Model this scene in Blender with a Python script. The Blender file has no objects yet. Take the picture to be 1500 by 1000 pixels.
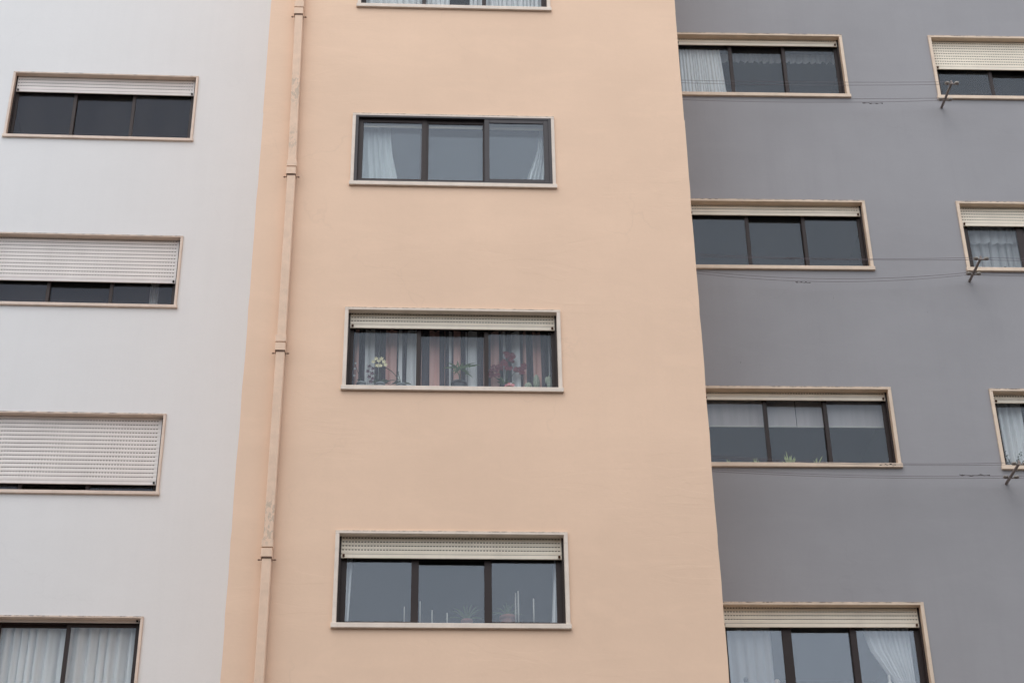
import bpy, math, random
from mathutils import Vector, Matrix

# ------------------------------------------------------------------ camera
scene = bpy.context.scene
EYE = 1.6                                   # eye height above the street
F_PX, PITCH, ROLL = 2600.0, 0.5445, 0.0152
cam_d = bpy.data.cameras.new('camera')
cam_d.sensor_width = 36.0
cam_d.lens = F_PX / 1500.0 * 36.0
cam_d.clip_end = 2000.0
cam = bpy.data.objects.new('camera', cam_d)
scene.collection.objects.link(cam)
_c, _s, _cr, _sr = math.cos(PITCH), math.sin(PITCH), math.cos(ROLL), math.sin(ROLL)
_right0, _up0, _fwd = Vector((1, 0, 0)), Vector((0, -_s, _c)), Vector((0, _c, _s))
_right = _cr * _right0 - _sr * _up0
_up = _sr * _right0 + _cr * _up0
CM = Matrix((( _right.x, _up.x, -_fwd.x, 0), (_right.y, _up.y, -_fwd.y, 0), (_right.z, _up.z, -_fwd.z, EYE), (0, 0, 0, 1)))
cam.matrix_world = CM
scene.camera = cam

# ------------------------------------------------------------------ light: bright overcast daylight
SUN_EL, SUN_AZ = math.radians(64), math.radians(208)      # azimuth from +Y (north) clockwise: behind the camera
world = bpy.data.worlds.new('World')
scene.world = world
world.use_nodes = True
wn, wl = world.node_tree.nodes, world.node_tree.links
wn.clear()
sky = wn.new('ShaderNodeTexSky')
sky.sky_type = 'NISHITA'
sky.sun_disc = False
sky.sun_elevation = SUN_EL
sky.sun_rotation = SUN_AZ
sky.air_density = 1.0
sky.dust_density = 1.5
sky.ozone_density = 1.0
hs = wn.new('ShaderNodeHueSaturation')
hs.inputs['Saturation'].default_value = 0.42
bg = wn.new('ShaderNodeBackground')
bg.inputs['Strength'].default_value = 0.15
wo = wn.new('ShaderNodeOutputWorld')
wl.new(sky.outputs[0], hs.inputs['Color'])
cloud = wn.new('ShaderNodeMix')          # an even cloud deck over most of the sky
cloud.data_type = 'RGBA'
cloud.inputs[0].default_value = 0.70
cloud.inputs[7].default_value = (5.6, 5.85, 6.2, 1.0)
wl.new(hs.outputs[0], cloud.inputs[6])
wl.new(cloud.outputs[2], bg.inputs['Color'])
wl.new(bg.outputs[0], wo.inputs['Surface'])

sun_d = bpy.data.lights.new('sun', 'SUN')
sun_d.energy = 0.55
sun_d.angle = math.radians(35)
sun_d.color = (1.0, 0.98, 0.955)
sun = bpy.data.objects.new('sun', sun_d)
scene.collection.objects.link(sun)
_sd = Vector((math.sin(SUN_AZ) * math.cos(SUN_EL), math.cos(SUN_AZ) * math.cos(SUN_EL), math.sin(SUN_EL)))
sun.rotation_euler = (-_sd).to_track_quat('-Z', 'Y').to_euler()
sun.location = _sd * 60

vs = scene.view_settings
vs.view_transform = 'Standard'
vs.look = 'None'
vs.exposure = 0.99
vs.gamma = 1.0
vs.use_curve_mapping = False
scene.cycles.use_denoising = True
scene.cycles.max_bounces = 8
scene.cycles.transparent_max_bounces = 16
scene.cycles.caustics_reflective = False
scene.cycles.caustics_refractive = False

rnd = random.Random(7)
R = math.radians
COL = scene.collection


# ------------------------------------------------------------------ material helpers
def lin(r, g, b):
    def f(v):
        v /= 255.0
        return v / 12.92 if v <= 0.04045 else ((v + 0.055) / 1.055) ** 2.4
    return (f(r), f(g), f(b), 1.0)


def new_mat(name):
    m = bpy.data.materials.new(name)
    m.use_nodes = True
    nt = m.node_tree
    for n in list(nt.nodes):
        if n.type != 'OUTPUT_MATERIAL' and n.type != 'BSDF_PRINCIPLED':
            nt.nodes.remove(n)
    return m, nt, nt.nodes['Principled BSDF']


def nd(nt, kind, **kw):
    n = nt.nodes.new(kind)
    for k, v in kw.items():
        if k in n.inputs:
            n.inputs[k].default_value = v
        else:
            setattr(n, k, v)
    return n


def noise(nt, coord, scale=(1, 1, 1), s=1.0, detail=4.0, rough=0.55, dist=0.0):
    mp = nd(nt, 'ShaderNodeMapping')
    mp.inputs['Scale'].default_value = scale
    nt.links.new(coord, mp.inputs['Vector'])
    n = nd(nt, 'ShaderNodeTexNoise')
    n.inputs['Scale'].default_value = s
    n.inputs['Detail'].default_value = detail
    n.inputs['Roughness'].default_value = rough
    n.inputs['Distortion'].default_value = dist
    nt.links.new(mp.outputs[0], n.inputs['Vector'])
    return n.outputs['Fac']


def ramp(nt, fac, a, b, ca=(0, 0, 0, 1), cb=(1, 1, 1, 1)):
    r = nd(nt, 'ShaderNodeValToRGB')
    r.color_ramp.elements[0].position = a
    r.color_ramp.elements[1].position = b
    r.color_ramp.elements[0].color = ca
    r.color_ramp.elements[1].color = cb
    nt.links.new(fac, r.inputs['Fac'])
    return r.outputs['Color']


def mix(nt, fac, a, b, mode='MIX'):
    m = nd(nt, 'ShaderNodeMix', data_type='RGBA', blend_type=mode)
    for sock, v in ((m.inputs[0], fac), (m.inputs[6], a), (m.inputs[7], b)):
        if isinstance(v, (int, float)):
            sock.default_value = v
        elif isinstance(v, tuple):
            sock.default_value = v
        else:
            nt.links.new(v, sock)
    return m.outputs[2]


def mathn(nt, op, a, b=0.0):
    m = nd(nt, 'ShaderNodeMath', operation=op)
    for sock, v in ((m.inputs[0], a), (m.inputs[1], b)):
        if isinstance(v, (int, float)):
            sock.default_value = v
        else:
            nt.links.new(v, sock)
    return m.outputs[0]


def scaled(c, k):
    return (c[0] * k, c[1] * k, c[2] * k, 1.0)


def bump(nt, bsdf, heights, normal=None):
    """heights: list of (socket, strength, distance) chained."""
    prev = normal
    for h, st, di in heights:
        b = nd(nt, 'ShaderNodeBump')
        b.inputs['Strength'].default_value = st
        b.inputs['Distance'].default_value = di
        nt.links.new(h, b.inputs['Height'])
        if prev is not None:
            nt.links.new(prev, b.inputs['Normal'])
        prev = b.outputs[0]
    nt.links.new(prev, bsdf.inputs['Normal'])


def plaster(name, base, patch=0.05, streak=0.04, trowel=0.5, seed=0.0, speck=0.0):
    m, nt, b = new_mat(name)
    tc = nd(nt, 'ShaderNodeTexCoord')
    off = nd(nt, 'ShaderNodeMapping')
    off.inputs['Location'].default_value = (seed, seed * 0.7, seed * 1.3)
    nt.links.new(tc.outputs['Object'], off.inputs['Vector'])
    co = off.outputs[0]
    big = noise(nt, co, (1, 1, 1), 0.55, 5, 0.6)
    strk = noise(nt, co, (5, 5, 0.28), 1.0, 5, 0.62)
    band = noise(nt, co, (0.35, 1, 5.0), 1.0, 6, 0.65, 0.4)
    fine = noise(nt, co, (1, 1, 1), 38.0, 4, 0.6)
    col = mix(nt, ramp(nt, big, 0.3, 0.7), scaled(base, 1 - patch), scaled(base, 1 + patch * 0.5))
    col = mix(nt, ramp(nt, strk, 0.35, 0.72), col, scaled(base, 1 - streak * 2.0))
    cm = nt.nodes[-1]
    # keep streaks faint
    f = mathn(nt, 'MULTIPLY', ramp(nt, strk, 0.48, 0.78), streak * 8)
    col = mix(nt, f, mix(nt, ramp(nt, big, 0.3, 0.7), scaled(base, 1 - patch), scaled(base, 1 + patch * 0.5)), scaled(base, 0.90))
    f2 = mathn(nt, 'MULTIPLY', ramp(nt, band, 0.45, 0.75), 0.35 * trowel)
    col = mix(nt, f2, col, scaled(base, 0.95))
    f3 = mathn(nt, 'MULTIPLY', ramp(nt, fine, 0.3, 0.75), 0.22)
    col = mix(nt, f3, col, scaled(base, 0.90))
    cl = noise(nt, co, (0.5, 1, 1.3), 1.9, 6, 0.7, 0.6)
    col = mix(nt, mathn(nt, 'MULTIPLY', ramp(nt, cl, 0.50, 0.72), 0.5 * min(1.0, trowel + .25)), col, scaled(base, 1.045))
    vo = nd(nt, 'ShaderNodeTexVoronoi', feature='DISTANCE_TO_EDGE')
    vo.inputs['Scale'].default_value = 0.55
    wv = nd(nt, 'ShaderNodeVectorMath', operation='ADD')
    nn = nd(nt, 'ShaderNodeTexNoise'); nn.inputs['Scale'].default_value = 1.4; nn.inputs['Detail'].default_value = 6
    nt.links.new(co, nn.inputs['Vector'])
    nt.links.new(co, wv.inputs[0]); nt.links.new(nn.outputs['Color'], wv.inputs[1])
    nt.links.new(wv.outputs[0], vo.inputs['Vector'])
    line = ramp(nt, vo.outputs['Distance'], 0.0015, 0.006, (1, 1, 1, 1), (0, 0, 0, 1))
    where = ramp(nt, noise(nt, co, (1, 1, 1), 0.8, 3, 0.5), 0.54, 0.66)
    crack = mathn(nt, 'MULTIPLY', line, where)
    col = mix(nt, mathn(nt, 'MULTIPLY', crack, 0.05 + 0.13 * trowel), col, scaled(base, 0.70))
    if speck > 0:
        sp = noise(nt, co, (1, 1, 0.30), 20.0, 2, 0.4)
        f4 = mathn(nt, 'MULTIPLY', ramp(nt, sp, 0.80, 0.82), speck)
        col = mix(nt, f4, col, scaled(base, 0.45))
    nt.links.new(col, b.inputs['Base Color'])
    b.inputs['Roughness'].default_value = 0.88
    b.inputs['Specular IOR Level'].default_value = 0.25
    trow = noise(nt, co, (0.8, 1, 3.4), 0.9, 3, 0.5, 1.6)
    ridge = mathn(nt, 'MULTIPLY', ramp(nt, trow, 0.50, 0.54), ramp(nt, noise(nt, co, (1, 1, 1.4), 0.42, 2, 0.5), 0.46, 0.60))
    und = noise(nt, co, (1, 1, 1.6), 1.6, 3, 0.5)
    bump(nt, b, [(und, 0.10 * trowel + 0.04, 0.03), (ridge, 0.08 * trowel, 0.007), (fine, 0.22, 0.003)])
    return m


def stone(name, base, grime=0.5):
    m, nt, b = new_mat(name)
    tc = nd(nt, 'ShaderNodeTexCoord')
    co = tc.outputs['Object']
    g = nd(nt, 'ShaderNodeNewGeometry')
    pos = g.outputs['Position']
    n1 = noise(nt, pos, (1, 1, 1), 6.0, 6, 0.65)
    n2 = noise(nt, pos, (1, 1, 1), 24.0, 5, 0.7)
    col = mix(nt, ramp(nt, n1, 0.3, 0.7), scaled(base, 0.86), scaled(base, 1.06))
    col = mix(nt, mathn(nt, 'MULTIPLY', ramp(nt, n2, 0.50, 0.72), 0.4), col, scaled(base, 0.62))
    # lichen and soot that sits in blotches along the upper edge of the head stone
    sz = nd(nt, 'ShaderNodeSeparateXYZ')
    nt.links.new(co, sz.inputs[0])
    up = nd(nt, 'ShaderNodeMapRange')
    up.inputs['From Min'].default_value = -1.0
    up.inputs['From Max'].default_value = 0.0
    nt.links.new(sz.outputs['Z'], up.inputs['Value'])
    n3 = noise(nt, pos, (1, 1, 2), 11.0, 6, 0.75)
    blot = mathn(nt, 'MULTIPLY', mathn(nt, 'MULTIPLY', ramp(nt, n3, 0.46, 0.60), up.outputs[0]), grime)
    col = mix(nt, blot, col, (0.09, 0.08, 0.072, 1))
    nt.links.new(col, b.inputs['Base Color'])
    b.inputs['Roughness'].default_value = 0.7
    bump(nt, b, [(n2, 0.25, 0.003)])
    return m


def simple(name, base, rough=0.6, var=0.12, scale=12.0, metallic=0.0, bmp=0.1, spec=0.5):
    m, nt, b = new_mat(name)
    tc = nd(nt, 'ShaderNodeNewGeometry')
    n1 = noise(nt, tc.outputs['Position'], (1, 1, 1), scale, 5, 0.6)
    col = mix(nt, ramp(nt, n1, 0.3, 0.7), scaled(base, 1 - var), scaled(base, 1 + var * 0.6))
    nt.links.new(col, b.inputs['Base Color'])
    b.inputs['Roughness'].default_value = rough
    b.inputs['Metallic'].default_value = metallic
    b.inputs['Specular IOR Level'].default_value = spec
    if bmp:
        bump(nt, b, [(n1, bmp, 0.003)])
    return m


def slat_mat(name, base):
    """painted shutter slats, weathered: faint streaks down and dirt toward the joints"""
    m, nt, b = new_mat(name)
    g = nd(nt, 'ShaderNodeNewGeometry')
    pos = g.outputs['Position']
    n1 = noise(nt, pos, (9, 9, 0.8), 1.0, 5, 0.65)
    n2 = noise(nt, pos, (1, 1, 1), 2.2, 4, 0.6)
    n3 = noise(nt, pos, (1, 1, 9.0), 5.0, 3, 0.6)
    col = mix(nt, ramp(nt, n2, 0.3, 0.7), scaled(base, 0.92), scaled(base, 1.03))
    col = mix(nt, mathn(nt, 'MULTIPLY', ramp(nt, n1, 0.5, 0.8), 0.35), col, scaled(base, 0.74))
    col = mix(nt, mathn(nt, 'MULTIPLY', ramp(nt, n3, 0.45, 0.7), 0.22), col, scaled(base, 0.82))
    nt.links.new(col, b.inputs['Base Color'])
    b.inputs['Roughness'].default_value = 0.45
    return m


def glass(name, gain, tint, ripple=0.04):
    """window glass: clear, reflecting by Fresnel; gain = how strongly its coating reflects"""
    m, nt, b = new_mat(name)
    nt.nodes.remove(b)
    out = [n for n in nt.nodes if n.type == 'OUTPUT_MATERIAL'][0]
    g = nd(nt, 'ShaderNodeNewGeometry')
    dt = nd(nt, 'ShaderNodeVectorMath', operation='DOT_PRODUCT')
    nt.links.new(g.outputs['Normal'], dt.inputs[0])
    nt.links.new(g.outputs['Incoming'], dt.inputs[1])
    graze = mathn(nt, 'POWER', mathn(nt, 'SUBTRACT', 1.0, mathn(nt, 'ABSOLUTE', dt.outputs['Value'])), 5.0)
    schlick = mathn(nt, 'ADD', mathn(nt, 'MULTIPLY', graze, 0.957), 0.043)
    gl = nd(nt, 'ShaderNodeBsdfGlossy')
    gl.inputs['Roughness'].default_value = 0.015
    gl.inputs['Color'].default_value = tint
    tr = nd(nt, 'ShaderNodeBsdfTransparent')
    tr.inputs['Color'].default_value = (0.94, 0.955, 0.95, 1)
    n = noise(nt, g.outputs['Position'], (1, 1, 1), 1.3, 2, 0.5)
    bu = nd(nt, 'ShaderNodeBump')
    bu.inputs['Strength'].default_value = ripple
    bu.inputs['Distance'].default_value = 0.01
    nt.links.new(n, bu.inputs['Height'])
    nt.links.new(bu.outputs[0], gl.inputs['Normal'])
    # a thin film of dust on the outside
    du = nd(nt, 'ShaderNodeBsdfDiffuse')
    du.inputs['Color'].default_value = (0.55, 0.52, 0.5, 1)
    n2 = noise(nt, g.outputs['Position'], (3, 3, 0.7), 1.0, 5, 0.65)
    fac = mathn(nt, 'MULTIPLY', schlick, gain)
    nt.nodes[-1].use_clamp = True
    ms = nd(nt, 'ShaderNodeMixShader')
    nt.links.new(fac, ms.inputs[0])
    nt.links.new(tr.outputs[0], ms.inputs[1])
    nt.links.new(gl.outputs[0], ms.inputs[2])
    ms2 = nd(nt, 'ShaderNodeMixShader')
    nt.links.new(mathn(nt, 'MULTIPLY', n2, 0.035), ms2.inputs[0])
    nt.links.new(ms.outputs[0], ms2.inputs[1])
    nt.links.new(du.outputs[0], ms2.inputs[2])
    nt.links.new(ms2.outputs[0], out.inputs['Surface'])
    return m


def cloth(name, base, transl=0.15, alpha=1.0):
    m, nt, b = new_mat(name)
    nt.nodes.remove(b)
    out = [n for n in nt.nodes if n.type == 'OUTPUT_MATERIAL'][0]
    g = nd(nt, 'ShaderNodeNewGeometry')
    n1 = noise(nt, g.outputs['Position'], (14, 14, 0.9), 1.0, 4, 0.6)
    col = mix(nt, ramp(nt, n1, 0.3, 0.75), scaled(base, 1.0), scaled(base, 0.82))
    d = nd(nt, 'ShaderNodeBsdfDiffuse')
    t = nd(nt, 'ShaderNodeBsdfTranslucent')
    nt.links.new(col, d.inputs['Color'])
    nt.links.new(col, t.inputs['Color'])
    ms = nd(nt, 'ShaderNodeMixShader')
    ms.inputs[0].default_value = transl
    nt.links.new(d.outputs[0], ms.inputs[1])
    nt.links.new(t.outputs[0], ms.inputs[2])
    last = ms.outputs[0]
    if alpha < 1:
        tr = nd(nt, 'ShaderNodeBsdfTransparent')
        m2 = nd(nt, 'ShaderNodeMixShader')
        m2.inputs[0].default_value = alpha
        nt.links.new(tr.outputs[0], m2.inputs[1])
        nt.links.new(last, m2.inputs[2])
        last = m2.outputs[0]
    nt.links.new(last, out.inputs['Surface'])
    return m


def pipe_mat(name, base, bare):
    """painted cement pipe whose paint has flaked off in patches near some joints"""
    m, nt, b = new_mat(name)
    g = nd(nt, 'ShaderNodeNewGeometry')
    pos = g.outputs['Position']
    n1 = noise(nt, pos, (1, 1, 0.45), 26.0, 5, 0.7)
    reg = noise(nt, pos, (0.2, 0.2, 1), 1.15, 2, 0.5)
    a = mathn(nt, 'MULTIPLY', ramp(nt, reg, 0.47, 0.56), ramp(nt, n1, 0.50, 0.54))
    n2 = noise(nt, pos, (1, 1, 1), 9.0, 4, 0.6)
    col = mix(nt, ramp(nt, n2, 0.3, 0.7), scaled(base, 0.90), scaled(base, 1.03))
    col = mix(nt, mathn(nt, 'MULTIPLY', a, 0.75), col, bare)
    nt.links.new(col, b.inputs['Base Color'])
    b.inputs['Roughness'].default_value = 0.8
    bump(nt, b, [(a, -0.4, 0.002), (n2, 0.2, 0.004)])
    return m


M = {}
M['peach'] = plaster('peach_render', lin(234, 201, 174), patch=0.06, streak=0.02, trowel=1.0, seed=3.1)
M['white'] = plaster('white_render', lin(221, 221, 221), patch=0.03, streak=0.03, trowel=0.25, seed=11.7)
M['grey'] = plaster('grey_render', lin(154, 152, 154), patch=0.08, streak=0.06, trowel=0.5, seed=23.3, speck=0.6)
M['stone_pale'] = stone('pale_stone', lin(228, 212, 197), 0.0)
M['stone_tan'] = stone('tan_stone', lin(218, 200, 186), 0.0)
M['stone_beige'] = stone('beige_stone', lin(222, 200, 178), 0.0)
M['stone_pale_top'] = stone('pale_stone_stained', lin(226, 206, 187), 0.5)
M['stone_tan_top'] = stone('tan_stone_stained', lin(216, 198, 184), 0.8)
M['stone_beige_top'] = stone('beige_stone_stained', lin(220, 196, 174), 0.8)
M['alu'] = simple('dark_brown_aluminium', lin(48, 38, 36), 0.5, 0.10, 6, 0.0, 0.0, 0.3)
M['alu_grey'] = simple('grey_aluminium', lin(62, 57, 58), 0.45, 0.10, 6, 0.0, 0.0, 0.35)
M['black'] = simple('black_rubber', lin(26, 22, 22), 0.8, 0.1, 10, 0, 0)
M['slat_white'] = slat_mat('white_slats', lin(222, 216, 212))
M['slat_cream'] = slat_mat('cream_slats', lin(236, 224, 204))
M['slot'] = simple('slot_shadow', lin(58, 46, 38), 0.9, 0.1, 10, 0, 0)
M['rust'] = simple('rusty_iron', lin(92, 58, 40), 0.85, 0.35, 60, 0.2, 0.4)
M['clamp'] = simple('rusted_clamp', lin(122, 94, 78), 0.85, 0.35, 60, 0.1, 0.3)
M['iron'] = simple('weathered_iron', lin(138, 126, 120), 0.75, 0.3, 30, 0.0, 0.3)
M['tie'] = simple('old_twine', lin(66, 56, 56), 0.9, 0.3, 60, 0, 0)
M['galv'] = simple('zinc_pulley', lin(196, 188, 178), 0.5, 0.25, 40, 0.0, 0.1)
M['wire'] = simple('plastic_coated_wire', lin(104, 92, 96), 0.6, 0.15, 4, 0, 0)
M['pipe'] = pipe_mat('painted_cement_pipe', lin(228, 196, 170), lin(186, 166, 146))
M['glass_w'] = glass('dark_window_glass', .40, (0.80, 0.84, 1.0, 1))
M['glass_g'] = glass('window_glass', .74, (0.83, 0.90, 0.995, 1))
M['glass_p'] = glass('clear_window_glass', .62, (0.83, 0.90, 0.995, 1))
M['glass_b'] = glass('bright_window_glass', 1.28, (0.83, 0.90, 0.995, 1))
M['glass_s'] = glass('storm_window_glass', 1.30, (0.83, 0.90, 0.995, 1))
M['glass_x'] = glass('mirrored_window_glass', 1.9, (0.83, 0.90, 0.995, 1))
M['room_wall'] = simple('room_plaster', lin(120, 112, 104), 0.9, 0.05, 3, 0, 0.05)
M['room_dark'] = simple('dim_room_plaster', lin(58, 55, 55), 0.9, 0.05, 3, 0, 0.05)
M['cl_white'] = cloth('white_voile', lin(242, 242, 244), 0.12)
M['cl_sheer'] = cloth('sheer_voile', lin(236, 236, 240), 0.12, 0.6)
M['cl_faint'] = cloth('thin_net', lin(226, 228, 234), 0.12, 0.25)
M['cl_lace'] = cloth('lace', lin(238, 238, 242), 0.12, 0.6)
M['cl_valance'] = cloth('lace_valance', lin(214, 212, 214), 0.3, 0.55)
M['cl_peach'] = cloth('peach_cloth', lin(234, 188, 180), 0.12)
M['cl_mauve'] = cloth('dusky_sheer', lin(92, 84, 94), 0.2, 0.85)
M['blind'] = cloth('grey_blind_cloth', lin(206, 198, 200), 0.25)
M['leaf'] = simple('leaf_green', lin(84, 104, 62), 0.5, 0.35, 18, 0, 0)
M['leaf_pale'] = simple('pale_yellow_leaf', lin(170, 182, 120), 0.5, 0.25, 18, 0, 0)
M['leaf_dark'] = simple('dark_leaf', lin(58, 72, 56), 0.5, 0.3, 18, 0, 0)
M['petal_yellow'] = simple('cream_yellow_petal', lin(238, 226, 186), 0.5, 0.15, 40, 0, 0)
M['petal_wine'] = simple('wine_red_petal', lin(112, 14, 40), 0.5, 0.3, 40, 0, 0)
M['petal_dark'] = simple('dark_purple_petal', lin(84, 44, 66), 0.5, 0.3, 40, 0, 0)
M['petal_pink'] = simple('pink_petal', lin(222, 130, 138), 0.5, 0.3, 60, 0, 0)
M['cactus'] = simple('pale_cactus_skin', lin(150, 158, 140), 0.7, 0.25, 70, 0, 0.6)
M['pot_grey'] = simple('grey_glazed_pot', lin(128, 134, 140), 0.4, 0.15, 20, 0, 0)
M['pot_dark'] = simple('dark_glazed_pot', lin(62, 64, 72), 0.4, 0.15, 20, 0, 0)
M['pot_clay'] = simple('terracotta_pot', lin(158, 104, 88), 0.8, 0.15, 20, 0, 0.2)
M['pot_pink'] = simple('dusty_pink_pot', lin(160, 110, 100), 0.8, 0.15, 20, 0, 0.2)
M['wax'] = simple('white_wax', lin(196, 192, 186), 0.5, 0.04, 10, 0, 0)
M['figure'] = simple('glazed_porcelain', lin(222, 206, 196), 0.3, 0.12, 30, 0, 0)
M['shade_block_wall'] = simple('shade_block_render', (0.16, 0.135, 0.11, 1), 0.9, 0.1, 2, 0, 0.1)  # dark walls of the added block that holds sky light off the facades
M['asphalt'] = simple('asphalt', (0.05, 0.05, 0.052, 1), 0.9, 0.3, 3, 0, 0.4)
M['paving'] = simple('limestone_paving', (0.30, 0.28, 0.25, 1), 0.85, 0.2, 14, 0, 0.4)


# ------------------------------------------------------------------ mesh helpers
class MB:
    """collects faces and links them as ONE mesh object"""
    def __init__(self):
        self.v, self.f, self.mi, self.sm = [], [], [], []

    def face(self, pts, mi=0, smooth=False):
        n = len(self.v)
        self.v += [tuple(p) for p in pts]
        self.f.append(tuple(range(n, n + len(pts))))
        self.mi.append(mi)
        self.sm.append(smooth)

    def box(self, x0, x1, y0, y1, z0, z1, mi=0, bevel=0.0):
        if bevel > 0 and min(x1 - x0, y1 - y0, z1 - z0) > 2.2 * bevel:
            return self.bbox(x0, x1, y0, y1, z0, z1, mi, bevel)
        n = len(self.v)
        self.v += [(x, y, z) for z in (z0, z1) for y in (y0, y1) for x in (x0, x1)]
        for q in ((0, 2, 3, 1), (4, 5, 7, 6), (0, 1, 5, 4), (2, 6, 7, 3), (0, 4, 6, 2), (1, 3, 7, 5)):
            self.f.append(tuple(n + i for i in q)); self.mi.append(mi); self.sm.append(False)

    def bbox(self, x0, x1, y0, y1, z0, z1, mi, b):
        """box with chamfered edges"""
        lo, hi = (x0, y0, z0), (x1, y1, z1)
        idx = {}
        n = len(self.v)
        k = 0
        for cx in (0, 1):
            for cy in (0, 1):
                for cz in (0, 1):
                    c = (cx, cy, cz)
                    for ax in range(3):
                        p = []
                        for a in range(3):
                            val = hi[a] if c[a] else lo[a]
                            if a != ax:
                                val += -b if c[a] else b
                            p.append(val)
                        self.v.append(tuple(p)); idx[(c, ax)] = n + k; k += 1
        def add(q):
            self.f.append(tuple(q)); self.mi.append(mi); self.sm.append(False)
        for ax in range(3):
            o = [a for a in range(3) if a != ax]
            for s in (0, 1):
                q = []
                for (i, j) in ((0, 0), (1, 0), (1, 1), (0, 1)):
                    c = [0, 0, 0]; c[ax] = s; c[o[0]] = i; c[o[1]] = j
                    q.append(idx[(tuple(c), ax)])
                add(q)
            for i in (0, 1):
                for j in (0, 1):
                    c0 = [0, 0, 0]; c0[o[0]] = i; c0[o[1]] = j; c1 = list(c0); c1[ax] = 1
                    c0, c1 = tuple(c0), tuple(c1)
                    add([idx[(c0, o[0])], idx[(c1, o[0])], idx[(c1, o[1])], idx[(c0, o[1])]])
        for cx in (0, 1):
            for cy in (0, 1):
                for cz in (0, 1):
                    add([idx[((cx, cy, cz), a)] for a in range(3)])

    def tube(self, pts, r, n=8, mi=0, caps=True, smooth=True):
        """round tube along a path; r may be a number or one radius per point"""
        pts = [Vector(p) for p in pts]
        rings = []
        ref = Vector((0, 0, 1))
        for i, p in enumerate(pts):
            d = (pts[min(i + 1, len(pts) - 1)] - pts[max(i - 1, 0)]).normalized()
            if abs(d.dot(ref)) > 0.95:
                ref = Vector((1, 0, 0))
            a = d.cross(ref).normalized(); b = d.cross(a)
            rr = r[i] if isinstance(r, (list, tuple)) else r
            base = len(self.v)
            for k in range(n):
                t = 2 * math.pi * k / n
                self.v.append(tuple(p + a * math.cos(t) * rr + b * math.sin(t) * rr))
            rings.append(base)
        for i in range(len(rings) - 1):
            for k in range(n):
                k2 = (k + 1) % n
                self.f.append((rings[i] + k, rings[i] + k2, rings[i + 1] + k2, rings[i + 1] + k))
                self.mi.append(mi); self.sm.append(smooth)
        if caps:
            self.f.append(tuple(rings[0] + k for k in range(n))[::-1]); self.mi.append(mi); self.sm.append(False)
            self.f.append(tuple(rings[-1] + k for k in range(n))); self.mi.append(mi); self.sm.append(False)

    def lathe(self, c, prof, n=16, mi=0):
        """prof: (radius, height) pairs from bottom to top round a vertical axis at c"""
        c = Vector(c)
        rings = []
        for r, h in prof:
            base = len(self.v)
            for k in range(n):
                t = 2 * math.pi * k / n
                self.v.append((c.x + r * math.cos(t), c.y + r * math.sin(t), c.z + h))
            rings.append(base)
        for i in range(len(rings) - 1):
            for k in range(n):
                k2 = (k + 1) % n
                self.f.append((rings[i] + k, rings[i] + k2, rings[i + 1] + k2, rings[i + 1] + k))
                self.mi.append(mi); self.sm.append(True)
        self.f.append(tuple(rings[0] + k for k in range(n))[::-1]); self.mi.append(mi); self.sm.append(False)
        self.f.append(tuple(rings[-1] + k for k in range(n))); self.mi.append(mi); self.sm.append(False)

    def blade(self, p0, p1, w, bend=0.0, n=5, mi=0, side=None):
        """a leaf: pointed, slightly folded strip from p0 to p1 drooping by bend"""
        p0, p1 = Vector(p0), Vector(p1)
        d = p1 - p0
        s = side or d.cross(Vector((rnd.uniform(-.3, .3), 1, rnd.uniform(-.3, .3)))).normalized()
        s = Vector(s)
        L, Rr, Cc = [], [], []
        for i in range(n + 1):
            t = i / n
            p = p0 + d * t + Vector((0, 0, 1)) * (bend * 4 * t * (1 - t) - bend * t * t)
            ww = w * (math.sin(math.pi * min(1, 0.12 + t * 0.9)) ** 0.8) if i < n else 0.0005
            L.append(p - s * ww * .5); Rr.append(p + s * ww * .5); Cc.append(p + Vector((0, 0.25 * ww, 0)))
        for i in range(n):
            self.face([L[i], Cc[i], Cc[i + 1], L[i + 1]], mi, True)
            self.face([Cc[i], Rr[i], Rr[i + 1], Cc[i + 1]], mi, True)

    def petals(self, c, r, k, mi=0, tilt=0.35):
        """an open bloom facing the window"""
        c = Vector(c)
        a0 = rnd.uniform(0, 6)
        for i in range(k):
            a = a0 + 2 * math.pi * i / k
            d = Vector((math.cos(a), -tilt, math.sin(a)))
            e = Vector((-math.sin(a), 0, math.cos(a)))
            q = [c, c + d * r * .5 + e * r * .34, c + d * r * .95 + e * r * .22, c + d * r, c + d * r * .95 - e * r * .22, c + d * r * .5 - e * r * .34]
            self.face(q, mi, False)

    def build(self, name, mats, parent=None, loc=(0, 0, 0), merge=False):
        me = bpy.data.meshes.new(name)
        me.from_pydata(self.v, [], self.f)
        if not isinstance(mats, (list, tuple)):
            mats = [mats]
        for m in mats:
            me.materials.append(m)
        me.polygons.foreach_set('material_index', self.mi)
        me.polygons.foreach_set('use_smooth', self.sm)
        me.update()
        if not merge:
            import bmesh
            bm = bmesh.new(); bm.from_mesh(me)
            bmesh.ops.recalc_face_normals(bm, faces=bm.faces[:])
            bm.to_mesh(me); bm.free()
        o = bpy.data.objects.new(name, me)
        COL.objects.link(o)
        o.location = loc
        if parent is not None:
            o.parent = parent
        return o


def tag(o, label=None, cat=None, group=None, kind=None):
    if label: o['label'] = label
    if cat: o['category'] = cat
    if group: o['group'] = group
    if kind: o['kind'] = kind
    return o


def empty(name, loc, rz=0.0, parent=None):
    o = bpy.data.objects.new(name, None)
    o.empty_display_size = 0.2
    COL.objects.link(o)
    o.location = loc
    o.rotation_euler = (0, 0, rz)
    if parent is not None:
        o.parent = parent
    return o


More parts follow.
